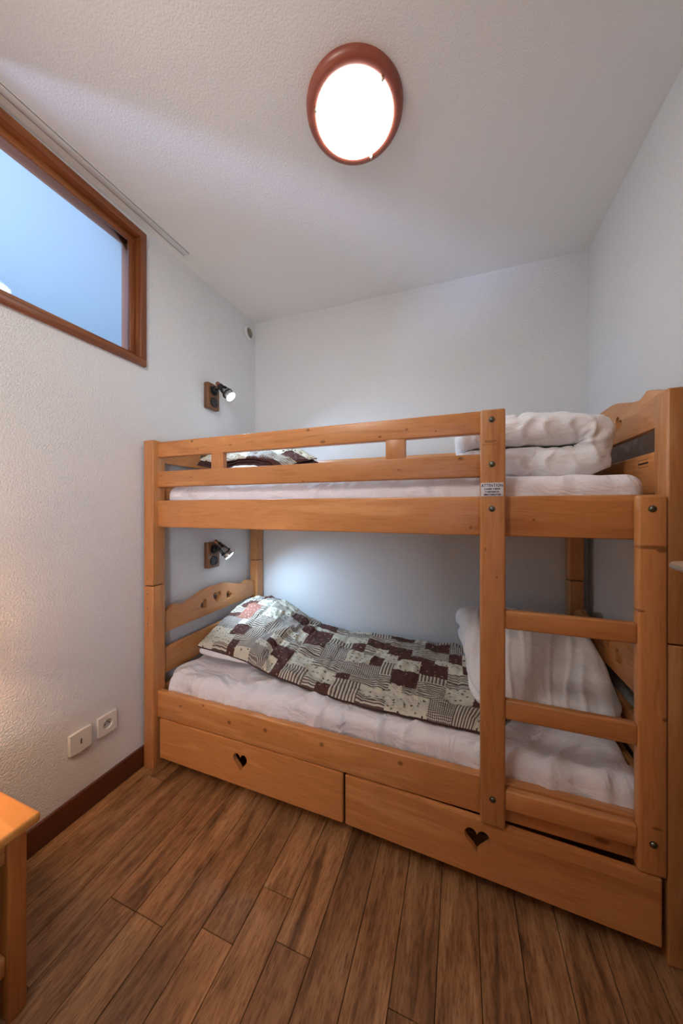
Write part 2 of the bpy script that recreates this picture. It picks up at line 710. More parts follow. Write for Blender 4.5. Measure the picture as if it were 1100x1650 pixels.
# neighbouring room seen through the high window
nb = simple('neighbour_paint', (0.55, 0.65, 0.64), 0.9)
structure(box('wall_neighbour_far', -4.35, -4.25, -2.6, 3.2, 0, 3.6, nb, bev=0))
structure(box('wall_neighbour_end', -4.25, WL - 0.12, 3.1, 3.2, 0, 3.6, nb, bev=0))
structure(box('ceiling_neighbour', -4.25, WL - 0.121, -2.6, 3.1, 3.15, 3.25, nb, bev=0))
structure(box('floor_neighbour', -4.25, WL - 0.121, -2.6, 3.1, -0.08, -0.012, simple('neighbour_floor', (0.3, 0.24, 0.2), 0.7), bev=0))

# window in the left wall: jamb boards, stop mouldings, pane
win = structure(empty('window_1', (WL, (WY0 + WY1) / 2, WZ0)))
FX = WL + 0.016
FWd = 0.033
for nm, a in (('frame_rail', (WL - 0.12, FX, WY0, WY1, WZ1 - FWd, WZ1)),
              ('frame_rail', (WL - 0.12, FX, WY0, WY1, WZ0, WZ0 + FWd)),
              ('frame_stile', (WL - 0.12, FX, WY1 - FWd, WY1, WZ0 + FWd, WZ1 - FWd)),
              ('frame_stile', (WL - 0.12, FX, WY0, WY0 + FWd, WZ0 + FWd, WZ1 - FWd))):
    box(nm, *a, frame_wood[1] if nm == 'frame_rail' else frame_wood[2], win, bev=0.003)
s0 = FWd
s1 = FWd + 0.028
SX = WL - 0.020
for nm, a in (('stop_rail', (SX - 0.02, SX, WY0 + s0, WY1 - s0, WZ1 - s1, WZ1 - s0)),
              ('stop_rail', (SX - 0.02, SX, WY0 + s0, WY1 - s0, WZ0 + s0, WZ0 + s1)),
              ('stop_stile', (SX - 0.02, SX, WY1 - s1, WY1 - s0, WZ0 + s1, WZ1 - s1)),
              ('stop_stile', (SX - 0.02, SX, WY0 + s0, WY0 + s1, WZ0 + s1, WZ1 - s1))):
    box(nm, *a, frame_wood[1] if nm == 'stop_rail' else frame_wood[2], win, bev=0.003)
box('pane', SX - 0.026, SX - 0.020, WY0 + s0, WY1 - s0, WZ0 + s0, WZ1 - s0, pane_m, win, bev=0)

# ================================================================== CEILING LAMP
LC = Vector((-0.343, 1.063, 2.656))
cl = empty('ceiling_lamp', LC, 'round ceiling lamp with a reddish wooden ring and a lit opal glass disc', 'ceiling lamp')
T = Matrix.Translation(LC)
obj('ring', lathe_bm([(0.120, 0.004), (0.1645, 0.004), (0.1660, -0.004), (0.1650, -0.016), (0.160, -0.026), (0.151, -0.0310), (0.137, -0.0325), (0.1325, -0.030), (0.1325, -0.004)], 72, T, caps=False), ring_wood, cl, smooth=True, auto=40)
obj('glass_disc', lathe_bm([(0.0, -0.012), (0.125, -0.012), (0.1315, -0.020), (0.1315, -0.0335), (0.126, -0.0385), (0.09, -0.046), (0.05, -0.050), (0.0, -0.051)], 72, T, caps=False), glow_ceiling, cl, smooth=True)
for ang in (212, 328, 80):
    a = R(ang)
    p = LC + Vector((math.cos(a) * 0.1355, math.sin(a) * 0.1355, -0.038))
    bb = lathe_bm([(0.0, -0.007), (0.004, -0.006), (0.0062, -0.001), (0.0062, 0.003), (0.003, 0.009), (0.003, 0.014)], 14, Matrix.Translation(p))
    obj('clip', bb, brass_m, cl, smooth=True, auto=40)

# ================================================================== CURTAIN RAIL
cr = empty('curtain_rail', (-1.411, 0.5, 2.63), 'long white double curtain rail with two dark slots fixed to the ceiling above the window', 'curtain rail')
ra = math.atan(0.030)
cr.location = (-1.411, 1.371, cz(-1.411, 1.371))
cr.rotation_euler = (ra, 0, 0)
base0 = Vector(cr.location)


def rail_box(name, xa, xb, za, zb, mat):
    return box(name, xa, xb, base0.y - 2.0, base0.y, base0.z + za, base0.z + zb, mat, cr, bev=0.0006, seg=1)


rail_box('profile', -1.4275, -1.3955, -0.0045, 0.002, rail_white)
rail_box('slot', -1.4312, -1.4272, -0.0030, 0.002, dark_gap)
rail_box('slot', -1.3958, -1.3918, -0.0030, 0.002, dark_gap)
rail_box('flange', -1.4345, -1.4310, -0.0045, 0.002, rail_white)
rail_box('flange', -1.3920, -1.3885, -0.0045, 0.002, rail_white)

# ================================================================== VENT
VC = Vector((WL, 2.018, 2.582))
vt = empty('wall_vent', VC, 'small round white wall vent with a dark ribbed centre high in the back left corner', 'vent')
M = aim(VC, (1, 0, 0))
obj('ring', lathe_bm([(0.035, 0.0), (0.058, 0.0), (0.060, 0.006), (0.052, 0.014), (0.040, 0.015), (0.034, 0.008), (0.034, 0.0)], 40, M, caps=False), white_plastic, vt, smooth=True)
obj('grille', lathe_bm([(0.0, 0.004), (0.0345, 0.004)], 40, M, caps=False), simple('vent_dark', (0.03, 0.03, 0.025), 0.6), vt)
for r in (0.010, 0.020, 0.029):
    obj('rib', lathe_bm([(r - 0.0022, 0.004), (r - 0.0022, 0.011), (r + 0.0022, 0.011), (r + 0.0022, 0.004)], 32, M, caps=False), simple('vent_rib', (0.34, 0.31, 0.24), 0.5), vt)

# ================================================================== WALL PLATES


def wall_plate(name, yc, zc, label, cat, power):
    o = empty(name, (WL, yc, zc), label, cat)
    h = 0.043
    box('back_frame', WL, WL + 0.005, yc - h, yc + h, zc - h, zc + h, white_plastic, o, bev=0.002)
    # bulging cover, sides arched
    out = []
    n = 10
    for i in range(n + 1):
        t = i / n
        out.append((yc - 0.040 + 0.080 * t, zc - 0.040 - 0.003 * math.sin(math.pi * t)))
    for i in range(n + 1):
        t = i / n
        out.append((yc + 0.040 - 0.080 * t, zc + 0.040 + 0.003 * math.sin(math.pi * t)))
    holes = []
    if power:
        holes = [[(yc + 0.0205 * math.cos(2 * math.pi * k / 32), zc + 0.0205 * math.sin(2 * math.pi * k / 32)) for k in range(32)]]
    obj('cover', board_bm(out, holes, 'yz', WL + 0.005, WL + 0.012), white_plastic, o)
    if power:
        MM = aim((WL + 0.001, yc, zc), (1, 0, 0))
        obj('socket_cup', lathe_bm([(0.0, 0.004), (0.019, 0.004), (0.0205, 0.011)], 32, MM, caps=False), white_plastic, o, smooth=True, auto=40)
        for dy, dz in ((-0.0095, 0), (0.0095, 0)):
            obj('pin_hole', lathe_bm([(0.0, 0.0), (0.0026, 0.0), (0.0026, 0.0008), (0, 0.0008)], 12, aim((WL + 0.0052, yc + dy, zc + dz), (1, 0, 0)), caps=False), rubber, o)
        obj('earth_pin', lathe_bm([(0.0024, 0.0), (0.0024, 0.009), (0.0, 0.011)], 12, aim((WL + 0.005, yc, zc + 0.010), (1, 0, 0)), caps=True), steel, o, smooth=True)
    else:
        box('jack_slot', WL + 0.0118, WL + 0.0124, yc - 0.0022, yc + 0.0022, zc - 0.012, zc + 0.010, rubber, o, bev=0)
    return o


wall_plate('phone_socket', 0.878, 0.312, 'square white wall plate with one vertical black slot, nearer of the two plates', 'wall socket', False)
wall_plate('power_socket', 0.986, 0.315, 'square white power socket with a round recess, beside the bed post', 'wall socket', True)

# ================================================================== SPOT LAMPS ON SOCKET BLOCKS


def sock_lamp(z0, z1, label_block, label_lamp, loc_top, d, glow_to):
    yb0, yb1 = 1.567, 1.668
    zc = (z0 + z1) / 2
    blk = empty('socket_block', (WL, yb0, z0), label_block, 'socket')
    box('wooden_block', WL, WL + 0.034, yb0, yb1, z0, z1, block_wood, blk, bev=0.006, seg=3)
    yc = (yb0 + yb1) / 2
    zs = (zc + 0.036, zc - 0.036)
    for z in zs:
        so = obj('socket_insert', lathe_bm([(0.0, 0.002), (0.021, 0.002), (0.024, 0.006), (0.030, 0.006), (0.031, 0.0)], 32, aim((WL + 0.034, yc, z), (1, 0, 0)), caps=False), black_plastic, blk, smooth=True, auto=40)
    # lamp
    lp = empty('spot_lamp', (WL + 0.036, yc, zs[0]), label_lamp, 'reading lamp')
    plug = Vector((WL + 0.0362, yc, zs[0]))
    top = Vector(loc_top)
    dv = Vector(d).normalized()
    obj('plug', lathe_bm([(0.019, 0.0), (0.019, 0.012), (0.015, 0.020), (0.0, 0.022)], 24, aim(plug, (1, 0, 0))), black_plastic, lp, smooth=True, auto=40)
    K = 1.22
    mid = top + dv * 0.022 * K
    pts = [plug + Vector((0.018, 0, 0)), plug.lerp(mid, 0.6) + Vector((0.008, 0, -0.004)), mid]
    obj('arm', tube_bm(pts, 0.0045, 10), lamp_metal, lp, smooth=True)
    A = aim(top, dv) @ Matrix.Scale(K, 4)
    obj('cap', lathe_bm([(0.0, -0.002), (0.008, -0.001), (0.0105, 0.004), (0.0105, 0.020), (0.0, 0.021)], 24, A), copper, lp, smooth=True, auto=40)
    hold = obj('lamp_holder', lathe_bm([(0.011, 0.019), (0.0145, 0.022), (0.0165, 0.040), (0.0185, 0.050)], 28, A, caps=False), lamp_metal, lp, smooth=True, auto=40)
    # open cage: four ribs and a front ring
    side = aim(top, dv).to_3x3()
    for k in range(4):
        a = k * math.pi / 2 + 0.4
        u = side @ Vector((math.cos(a), math.sin(a), 0))
        obj('cage_rib', tube_bm([top + (dv * 0.048 + u * 0.0185) * K, top + (dv * 0.082 + u * 0.0245) * K], 0.0034, 8), lamp_metal, lp, smooth=True)
    obj('front_ring', lathe_bm([(0.0235, 0.078), (0.0275, 0.078), (0.0275, 0.085), (0.0235, 0.085), (0.0235, 0.078)], 28, A, caps=False), lamp_metal, lp, smooth=True, auto=40)
    obj('bulb_reflector', lathe_bm([(0.008, 0.045), (0.011, 0.055), (0.017, 0.075), (0.0232, 0.092), (0.0242, 0.106)], 28, A, caps=False), simple('bulb_reflector_glass', (0.55, 0.6, 0.6), 0.12, 0.7), lp, smooth=True)
    obj('bulb_lens', lathe_bm([(0.0242, 0.1055), (0.0235, 0.109), (0.012, 0.1115), (0.0, 0.112)], 28, A, caps=False), glow_spot, lp, smooth=True)
    sd = bpy.data.lights.new('spot_beam', 'SPOT')
    sd.energy = glow_to
    sd.spot_size = R(128)
    sd.spot_blend = 1.0
    sd.shadow_soft_size = 0.02
    sd.color = (0.52, 0.75, 1.0)
    so = bpy.data.objects.new('spot_beam', sd)
    C.objects.link(so)
    so.parent = lp
    so.location = top + dv * 0.120 * K - base(lp)
    so.rotation_euler = dv.to_track_quat('-Z', 'Y').to_euler()
    return lp


sock_lamp(1.893, 2.052, 'brown wooden block with two round black sockets above the upper bunk', 'small dark swivel spot lamp with glowing bulb above the upper bunk',
          (-1.405, 1.598, 2.046), (0.70, 0.12, -0.70), 22.0)
sock_lamp(0.902, 1.063, 'brown wooden block with two round black sockets above the lower bunk', 'small black swivel spot lamp with glowing bulb over the lower bunk',
          (-1.425, 1.600, 1.075), (0.54, 0.38, -0.75), 18.0)

# ================================================================== BUNK BED
PY = 1.153          # post front plane
PD = 0.070
YB1 = 2.085         # back of back posts
XL0, XL1 = -1.464, -1.400
XR0, XR1 = 0.542, 0.606
RY0, RY1 = 1.179, 1.209   # front rails
BO = Vector((-0.43, 1.62, 0))
bed = empty('bunk_bed', BO, 'honey coloured pine bunk bed with ladder, guard rail and heart cut-outs', 'bed')


def pxk(u, v, y, ru, rv):
    """knot seen at pixel (u, v) on plane y -> object coordinates"""
    c, s = math.cos(TH), math.sin(TH)
    a = (u - 550) / 519.0
    bb = -(v - 820) / 519.0
    t = y / (a * s + c)
    return ((a * c - s) * t - BO.x, 1.27 + bb * t - BO.z, ru, rv)


def kw(name, axis, ks, y, **k):
    return wood(name, axis, PINE, knots=[pxk(u, v, y, ru, rv) for (u, v, ru, rv) in ks], vk=False, **k)


m_rail1 = kw('pine_guard_top', 0, [(309, 711, .007, .006), (278, 709, .016, .004), (319, 724, .005, .003), (371, 717, .007, .004), (496, 693, .008, .006), (520, 712, .012, .006), (612, 704, .007, .004), (655, 692, .006, .004), (702, 695, .004, .003), (755, 664, .02, .003)], RY0)
m_rail2 = kw('pine_guard_low', 0, [(260, 767, .004, .003), (308, 769, .005, .003), (742, 739, .009, .006), (642, 757, .005, .003), (488, 775, .006, .003)], RY0)
m_main = kw('pine_side_upper', 0, [(758, 850, .004, .006), (860, 838, .004, .004)], RY0)
m_low = kw('pine_side_lower', 0, [(291, 1138, .009, .006), (327, 1137, .007, .006), (369, 1164, .010, .009), (427, 1177, .009, .009), (518, 1200, .010, .009), (645, 1230, .009, .008), (970, 1355, .02, .009)], RY0)
m_drl = kw('pine_drawer_left', 0, [(358, 1205, .003, .014), (488, 1242, .008, .009)], RY0)
m_drr = kw('pine_drawer_right', 0, [(862, 1368, .006, .012), (1058, 1515, .004, .008)], PY)
m_ladr = kw('pine_ladder_right', 2, [(1050, 882, .040, .006), (1066, 886, .014, .008), (1030, 984, .012, .004), (1072, 1160, .008, .006), (1058, 1335, .012, .004)], 1.15)
m_ladl = kw('pine_ladder_left', 2, [(782, 885, .003, .006), (800, 930, .003, .004)], 1.15)

# posts: lower and upper halves with a narrow joint
for (xa, xb) in ((XL0, XL1), (XR0, XR1)):
    for (ya, yb) in ((PY, PY + PD), (YB1 - 0.075, YB1)):
        front = ya < 1.5
        box('lower_post', xa, xb, ya, yb, 0.0, 0.8905, pine[2], bed, bev=0.005, seg=3)
        box('upper_post', xa, xb, ya, yb, 0.8945, 1.607 if front else 1.607, pine[2], bed, bev=0.005, seg=3)
        box('joint_dowel', xa + 0.012, xb - 0.012, ya + 0.012, yb - 0.012, 0.885, 0.900, rubber, bed, bev=0)

LX0, LX1 = 0.062, 0.1365       # middle ladder leg
MX0, MX1 = 0.4735, 0.5405     # right ladder leg
LZ0 = 0.240
# guard rail
box('guard_rail', XL1 - 0.01, LX1 - 0.003, RY0, RY1, 1.524, 1.600, m_rail1, bed, bev=0.005, seg=3)
box('guard_rail', XL1 - 0.01, LX1 - 0.003, RY0, RY1, 1.377, 1.455, m_rail2, bed, bev=0.005, seg=3)
for (xa, xb) in ((-1.072, -1.005), (-0.260, -0.187)):
    box('guard_spacer', xa, xb, RY0 + 0.002, RY1 - 0.002, 1.452, 1.527, pine_plain[2], bed, bev=0.002)
# side rails
box('side_rail', XL1 - 0.01, XR0 + 0.01, RY0, RY1, 1.180, 1.312, m_main, bed, bev=0.005, seg=3)
box('side_rail', XL1 - 0.01, XR0 + 0.01, RY0, RY1, 0.243, 0.371, m_low, bed, bev=0.005, seg=3)
# back rails
box('back_rail', XL1 - 0.01, XR0 + 0.01, YB1 - 0.055, YB1 - 0.025, 1.47, 1.604, pine[0], bed, bev=0.005)
box('back_rail', XL1 - 0.01, XR0 + 0.01, YB1 - 0.055, YB1 - 0.025, 1.180, 1.312, pine[0], bed, bev=0.005)
box('back_rail', XL1 - 0.01, XR0 + 0.01, YB1 - 0.055, YB1 - 0.025, 0.243, 0.371, pine[0], bed, bev=0.005)
# slats under both mattresses
for z in (1.222, 0.268):
    box('slat_ledge', XL1, XR0, RY1, RY1 + 0.022, z - 0.025, z, pine[0], bed, bev=0)
    box('slat_ledge', XL1, XR0, YB1 - 0.077, YB1 - 0.055, z - 0.025, z, pine[0], bed, bev=0)
    b = None
    for k in range(14):
        xx = XL1 + 0.05 + k * (XR0 - XL1 - 0.17) / 13
        box('slat', xx, xx + 0.07, RY1 + 0.001, YB1 - 0.056, z, z + 0.016, pine_plain[1], bed, bev=0)


def end_board(xa, xb, zbot, hearts):
    y0, y1 = PY + PD - 0.004, YB1 - 0.075 + 0.004
    yc = (y0 + y1) / 2
    hw = (y1 - y0) / 2
    out = [(y0, zbot), (y1, zbot)]
    n = 44
    for i in range(n + 1):
        t = 1 - 2 * i / n       # +1 .. -1
        a = abs(t)
        # shoulders near the posts, cusp, dip, then long arch
        if a > 0.80:
            z = 0.098 + (1 - a) / 0.20 * 0.030
        elif a > 0.765:
            z = 0.128
        else:
            s = (0.765 - a) / 0.765
            z = 0.128 - 0.016 * math.sin(min(s / 0.16, 1) * math.pi / 2) + 0.046 * sstep(0.08, 0.85, s)
        out.append((yc + t * hw, zbot + z))
    holes = [heart_pts(yc + 0.002, zbot + 0.082, 0.074, 0),
             heart_pts(yc - 0.105, zbot + 0.066, 0.060, R(38)),
             heart_pts(yc + 0.105, zbot + 0.066, 0.060, R(-38))]
    o = obj('end_board', board_bm(out, holes if hearts else [], 'yz', xa, xb), pine[1], bed)
    return o


for (xa, xb) in ((-1.445, -1.420), (0.562, 0.587)):
    for (zb, zt_) in ((0.637, 0.555), (1.520, 1.447)):
        end_board(xa, xb, zb - (0.016 if xa < 0 and zb > 1 else 0), True)
        y0, y1 = PY + PD - 0.004, YB1 - 0.071
        box('end_rail', xa, xb, y0, y1, zt_ - 0.130, zt_, pine[1], bed, bev=0.004)
        box('end_rail', xa, xb, y0, y1, 1.185 if zb > 1 else 0.245, 1.300 if zb > 1 else 0.37, pine[1], bed, bev=0.004)

# ladder
def leg(name, xa, xb, z1, mat, bev=0.006):
    return box(name, xa, xb, 1.148, RY0 - 0.0005, LZ0, z1, mat, bed, bev=bev, seg=3)


leg('ladder_leg', LX0, LX1, 1.594, m_ladl)
leg('ladder_leg', MX0, MX1, 1.308, m_ladr, 0.008)
for (za, zb) in ((0.884, 0.943), (0.594, 0.655), (0.303, 0.365)):
    box('ladder_rung', LX1 - 0.001, MX0 + 0.001, 1.151, 1.1775, za, zb, pine_plain[0], bed, bev=0.006, seg=3)


def bolt(x, z, y=1.148):
    A = aim((x, y + 0.0005, z), (0, -1, 0))
    o = obj('bolt', lathe_bm([(0.0098, 0.0), (0.0098, 0.0012), (0.0080, 0.0015), (0.0078, 0.003), (0.0060, 0.0052), (0.003, 0.0062), (0.0028, 0.004), (0, 0.004)], 24, A, caps=False), steel, bed, smooth=True, auto=35)
    return o


def pxz(u, v, y):
    k = pxk(u, v, y, 0, 0)
    return k[0] + BO.x, k[1]


for (u, v) in ((792, 676), (792.5, 748), (792.5, 820), (793.5, 1289), (1051, 820), (1053, 1362)):
    x, z = pxz(u, v, 1.147)
    bolt(x, z)

# end-face screw plugs on the left post
for (u, v) in ((237.6, 933), (237.6, 957), (237.8, 981), (237.8, 1005)):
    x, z = pxz(u, v, PY)
    obj('screw_cap', lathe_bm([(0.0045, 0.0), (0.0045, 0.001), (0.0, 0.0014)], 16, aim((x, PY + 0.0003, z), (0, -1, 0)), caps=False), simple('screw_grey', (0.22, 0.16, 0.10), 0.4, 0.5), bed)

# warning sticker
ink = simple('sticker_ink', (0.02, 0.02, 0.07), 0.6)
sx0, sz0 = pxz(774.5, 800, 1.147)
sx1, sz1 = pxz(811, 777.5, 1.147)
stk = box('sticker', sx0, sx1, 1.1473, 1.1479, sz0, sz1, simple('sticker_white', (0.72, 0.72, 0.78), 0.4), bed, bev=0.0002)
stk['label'] = 'white warning sticker with dark blue lettering'


def text_obj(name, s, x, y, z, size, mat, parent, stretch=1.0, bold=0.0, spacing=1.0):
    cu = bpy.data.curves.new('lettering', 'FONT')
    cu.body = s
    cu.size = size
    cu.align_x = 'CENTER'
    cu.align_y = 'CENTER'
    cu.extrude = 0.0001
    cu.offset = bold
    cu.space_character = spacing
    t = bpy.data.objects.new('tmp', cu)
    C.objects.link(t)
    bpy.context.view_layer.update()
    dg = bpy.context.evaluated_depsgraph_get()
    me = bpy.data.meshes.new_from_object(t.evaluated_get(dg))
    bpy.data.objects.remove(t)
    me.transform(Matrix.Scale(stretch, 4, (1, 0, 0)))
    me.transform(Matrix.Rotation(R(90), 4, 'X'))
    me.transform(Matrix.Translation(Vector((x, y, z)) - base(parent)))
    me.materials.clear()
    me.materials.append(mat)
    o = bpy.data.objects.new(name, me)
    C.objects.link(o)
    o.parent = parent
    return o


sxc = (sx0 + sx1) / 2
sh = sz1 - sz0
text_obj('lettering', 'ATTENTION', sxc, 1.1471, sz1 - sh * 0.20, 0.0135, ink, stk, 0.77, 0.00025, 1.12)
for k, line in enumerate(('Le couchage en hauteur', 'ne convient pas à des', 'enfants de moins de 6 ans')):
    text_obj('lettering', line, sxc, 1.1471, sz1 - sh * (0.44 + 0.21 * k), 0.0080, ink, stk, 0.60, 0.00035, 1.0)
# burnt maker stamps: small brown marks, illegible in the photograph
burn = simple('burnt_mark', (0.17, 0.062, 0.022), 0.7)
x, z = pxz(790, 712, 1.147)
b = bmesh.new()
for (dx, dz, w, h) in ((0, 0.0045, 0.036, 0.0012), (0, 0.0015, 0.034, 0.0016), (0.001, -0.0030, 0.020, 0.0012), (-0.0, -0.0085, 0.042, 0.0008),
                       (-0.022, -0.0075, 0.0016, 0.0035), (0.021, -0.0065, 0.0016, 0.0035)):
    box_bm(x + dx - w / 2, x + dx + w / 2, 1.1477, 1.1482, z + dz - h / 2, z + dz + h / 2, bm=b)
obj('burnt_stamp', b, burn, bed)
b = bmesh.new()
for (dy, dz, w, h) in ((0, 0.0, 0.06, 0.006), (0, 0.012, 0.06, 0.0015), (0, -0.012, 0.06, 0.0015), (0.03, 0, 0.0015, 0.026)):
    box_bm(0.5617, 0.5621, 1.33 + dy - w / 2, 1.33 + dy + w / 2, 1.418 + dz - h / 2, 1.418 + dz + h / 2, bm=b)
obj('burnt_stamp', b, simple('burnt_dark', (0.03, 0.012, 0.008), 0.7), bed)

# ------------------------------------------------------------------ drawers under the bed


def drawer(name, xa, xb, yf, z0, z1, hx, hz, hs, mat, label, rot=0.0):
    o = empty(name, (xa, yf, z0), label, 'drawer', None)
    out = [(xa, z0), (xb, z0), (xb, z1), (xa, z1)]
    bm_ = board_bm(out, [heart_pts(hx, hz, hs)], 'xz', yf, yf + 0.020)
    # ease the outer edges
    ed = [e for e in bm_.edges if len(e.link_faces) == 2 and all(abs(v.co.x - xa) < 1e-6 or abs(v.co.x - xb) < 1e-6 or abs(v.co.z - z0) < 1e-6 or abs(v.co.z - z1) < 1e-6 for v in e.verts) and e.calc_face_angle(0) > 1.2]
    bmesh.ops.bevel(bm_, geom=ed, offset=0.003, segments=2, affect='EDGES')
    obj('drawer_front', bm_, mat, o)
    yb = yf + 0.62
    zz = z0 + 0.03
    box('drawer_side', xa + 0.03, xa + 0.045, yf + 0.02, yb, zz, z1 - 0.03, pine_plain[1], o, bev=0)
    box('drawer_side', xb - 0.045, xb - 0.03, yf + 0.02, yb, zz, z1 - 0.03, pine_plain[1], o, bev=0)
    box('drawer_back', xa + 0.03, xb - 0.03, yb, yb + 0.015, zz, z1 - 0.03, pine_plain[0], o, bev=0)
    box('drawer_bottom', xa + 0.03, xb - 0.03, yf + 0.02, yb + 0.015, zz - 0.006, zz, pine_plain[0], o, bev=0)
    o.rotation_euler.z = rot
    for xx in (xa + 0.06, xb - 0.08):
        for yy in (yf + 0.10, yb - 0.10):
            obj('caster', lathe_bm([(0.0, 0.0), (0.018, 0.0), (0.020, 0.003), (0.020, 0.013), (0.018, 0.016), (0, 0.016)], 20, Matrix.Translation((xx, yy, 0.0205)) @ Matrix.Rotation(R(90), 4, 'Y')), rubber, o, smooth=True, auto=40)
            box('caster_bracket', xx - 0.002, xx + 0.018, yy - 0.008, yy + 0.008, 0.020, zz - 0.006, steel, o, bev=0)
    return o


hx, hz = pxz(386, 1229.5, RY0 - 0.004)
hx2, hz2 = pxz(768.5, 1362, 1.150)
drawer('under_bed_drawer', -1.386, -0.428, RY0 - 0.002, 0.047, 0.2405, hx, hz, 0.078, m_drl, 'long pine drawer front with a heart hole under the left half of the bunk bed')
drawer('under_bed_drawer', -0.418, 0.528, 1.177, 0.047, 0.2385, hx2, hz2, 0.083, m_drr, 'pine drawer pulled out slightly under the ladder end of the bunk bed', R(-1.8))

# ================================================================== MATTRESSES


def mattress(name, x0, x1, y0, y1, z0, z1, label, seed, amp):
    o = empty(name, ((x0 + x1) / 2, (y0 + y1) / 2, z0), label, 'mattress', 'mattresses on the bunk bed')

    def fn(p, n):
        q = Vector(p)
        w = fbm((p.x * 1.0 + seed, p.y * 1.6, p.z * 2), 2.2, 3) * 0.013 * amp
        # sheet folds running from front edge
        fo = noise.noise(Vector((p.x * 9 + fbm((p.x, p.y, seed), 3) * 1.5 - p.y * 5, p.y * 1.8, seed)))
        w += ridge(fo, 0.22) * 0.010 * amp
        if p.z > z0 + 0.02:
            q += n * w
            if n.y < -0.3:
                q.y += 0.0
        # slight crown
        tx = (p.x - x0) / (x1 - x0)
        ty = (p.y - y0) / (y1 - y0)
        if p.z > z0 + 0.05:
            q.z += 0.006 * amp * math.sin(math.pi * min(max(tx, 0), 1)) * math.sin(math.pi * min(max(ty, 0), 1))
        return q
    b = soft_block(x0, x1, y0, y1, z0, z1, 0.045, (150, 60, 4), fn)
    return obj('fitted_sheet', b, sheet_m, o, smooth=True)


mat_up = mattress('mattress', -1.386, 0.530, 1.216, 2.020, 1.239, 1.380, 'mattress in a white sheet on the upper bunk', 1.3, 0.5)
mat_low = mattress('mattress', -1.386, 0.530, 1.216, 2.020, 0.285, 0.445, 'mattress in a rumpled white sheet on the lower bunk', 7.7, 1.5)

# ================================================================== PILLOWS


from mathutils.bvhtree import BVHTree


def rest_height(objs, top):
    trees = []
    for o in objs:
        off = base(o)
        me = o.data
        trees.append(BVHTree.FromPolygons([v.co + off for v in me.vertices], [p.vertices[:] for p in me.polygons]))

    def f(x, y):
        z = -1.0
        for t in trees:
            h = t.ray_cast(Vector((x, y, top)), Vector((0, 0, -1)))
            if h[0] is not None:
                z = max(z, h[0].z)
        return z
    return f


def pillow(name, cx, cy, zb, lx, ly, h, label, seed, tilt=None, rest=None):
    o = empty(name, (cx, cy, zb), label, 'pillow')

    def fn(p, n):
        tx = (p.x - cx) / (lx / 2)
        ty = (p.y - cy) / (ly / 2)
        e = max(0.0, 1 - abs(tx) ** 3.2) * max(0.0, 1 - abs(ty) ** 3.2)
        th = 0.18 + 0.82 * e ** 0.5
        s = 1 if p.z > zb + h / 2 else -1
        z = zb + h * 0.42 + (p.z - (zb + h / 2)) * th * (1.16 if s > 0 else 0.84)
        w = fbm((p.x, p.y, p.z + seed), 7, 3) * 0.012 + ridge(noise.noise(Vector((p.x * 14, p.y * 6, seed))), 0.25) * 0.006
        q = Vector((p.x, p.y, z))
        if tilt:
            q.z += tilt(p)
        q.z = max(q.z + w * (0.5 + 0.5 * n.z), zb + 0.001)
        if rest:
            q.z = max(q.z, rest(q.x, q.y) + 0.002 + 0.004 * max(n.z, 0))
        return q
    b = soft_block(cx - lx / 2, cx + lx / 2, cy - ly / 2, cy + ly / 2, zb, zb + h, 0.03, (40, 44, 3), fn)
    return obj('pillowcase', b, duvet_m, o, smooth=True)


pil_low = pillow('pillow', -1.125, 1.655, 0.458, 0.40, 0.60, 0.105, 'white pillow showing under the raised corner of the lower patchwork quilt', 3.1, rest=rest_height([mat_low], 1.1))
pil_up = pillow('pillow', -1.14, 1.66, 1.388, 0.44, 0.58, 0.125, 'white pillow under the folded quilt on the upper bunk', 5.1, rest=rest_height([mat_up], 2.4))

# ================================================================== PATCHWORK QUILTS


def uvm(nt, sx=1.0, sy=1.0):
    tc = N(nt, 'ShaderNodeTexCoord')
    mp = N(nt, 'ShaderNodeMapping')
    mp.inputs['Scale'].default_value = (sx, sy, 1)
    link(nt, tc, 'UV', mp, 'Vector')
    return mp


def quilt_bump(nt, p):
    """diamond stitching"""
    mp = uvm(nt)
    w1 = N(nt, 'ShaderNodeTexNoise', inp={'Scale': 24.0, 'Detail': 4.0, 'Roughness': 0.6, 'Distortion': 0.5})
    link(nt, mp, 'Vector', w1, 'Vector')
    b = N(nt, 'ShaderNodeBump', inp={'Strength': 0.8, 'Distance': 0.014})
    link(nt, w1, 'Fac', b, 'Height')
    link(nt, b, 'Normal', p, 'Normal')
    p.inputs['Roughness'].default_value = 0.85


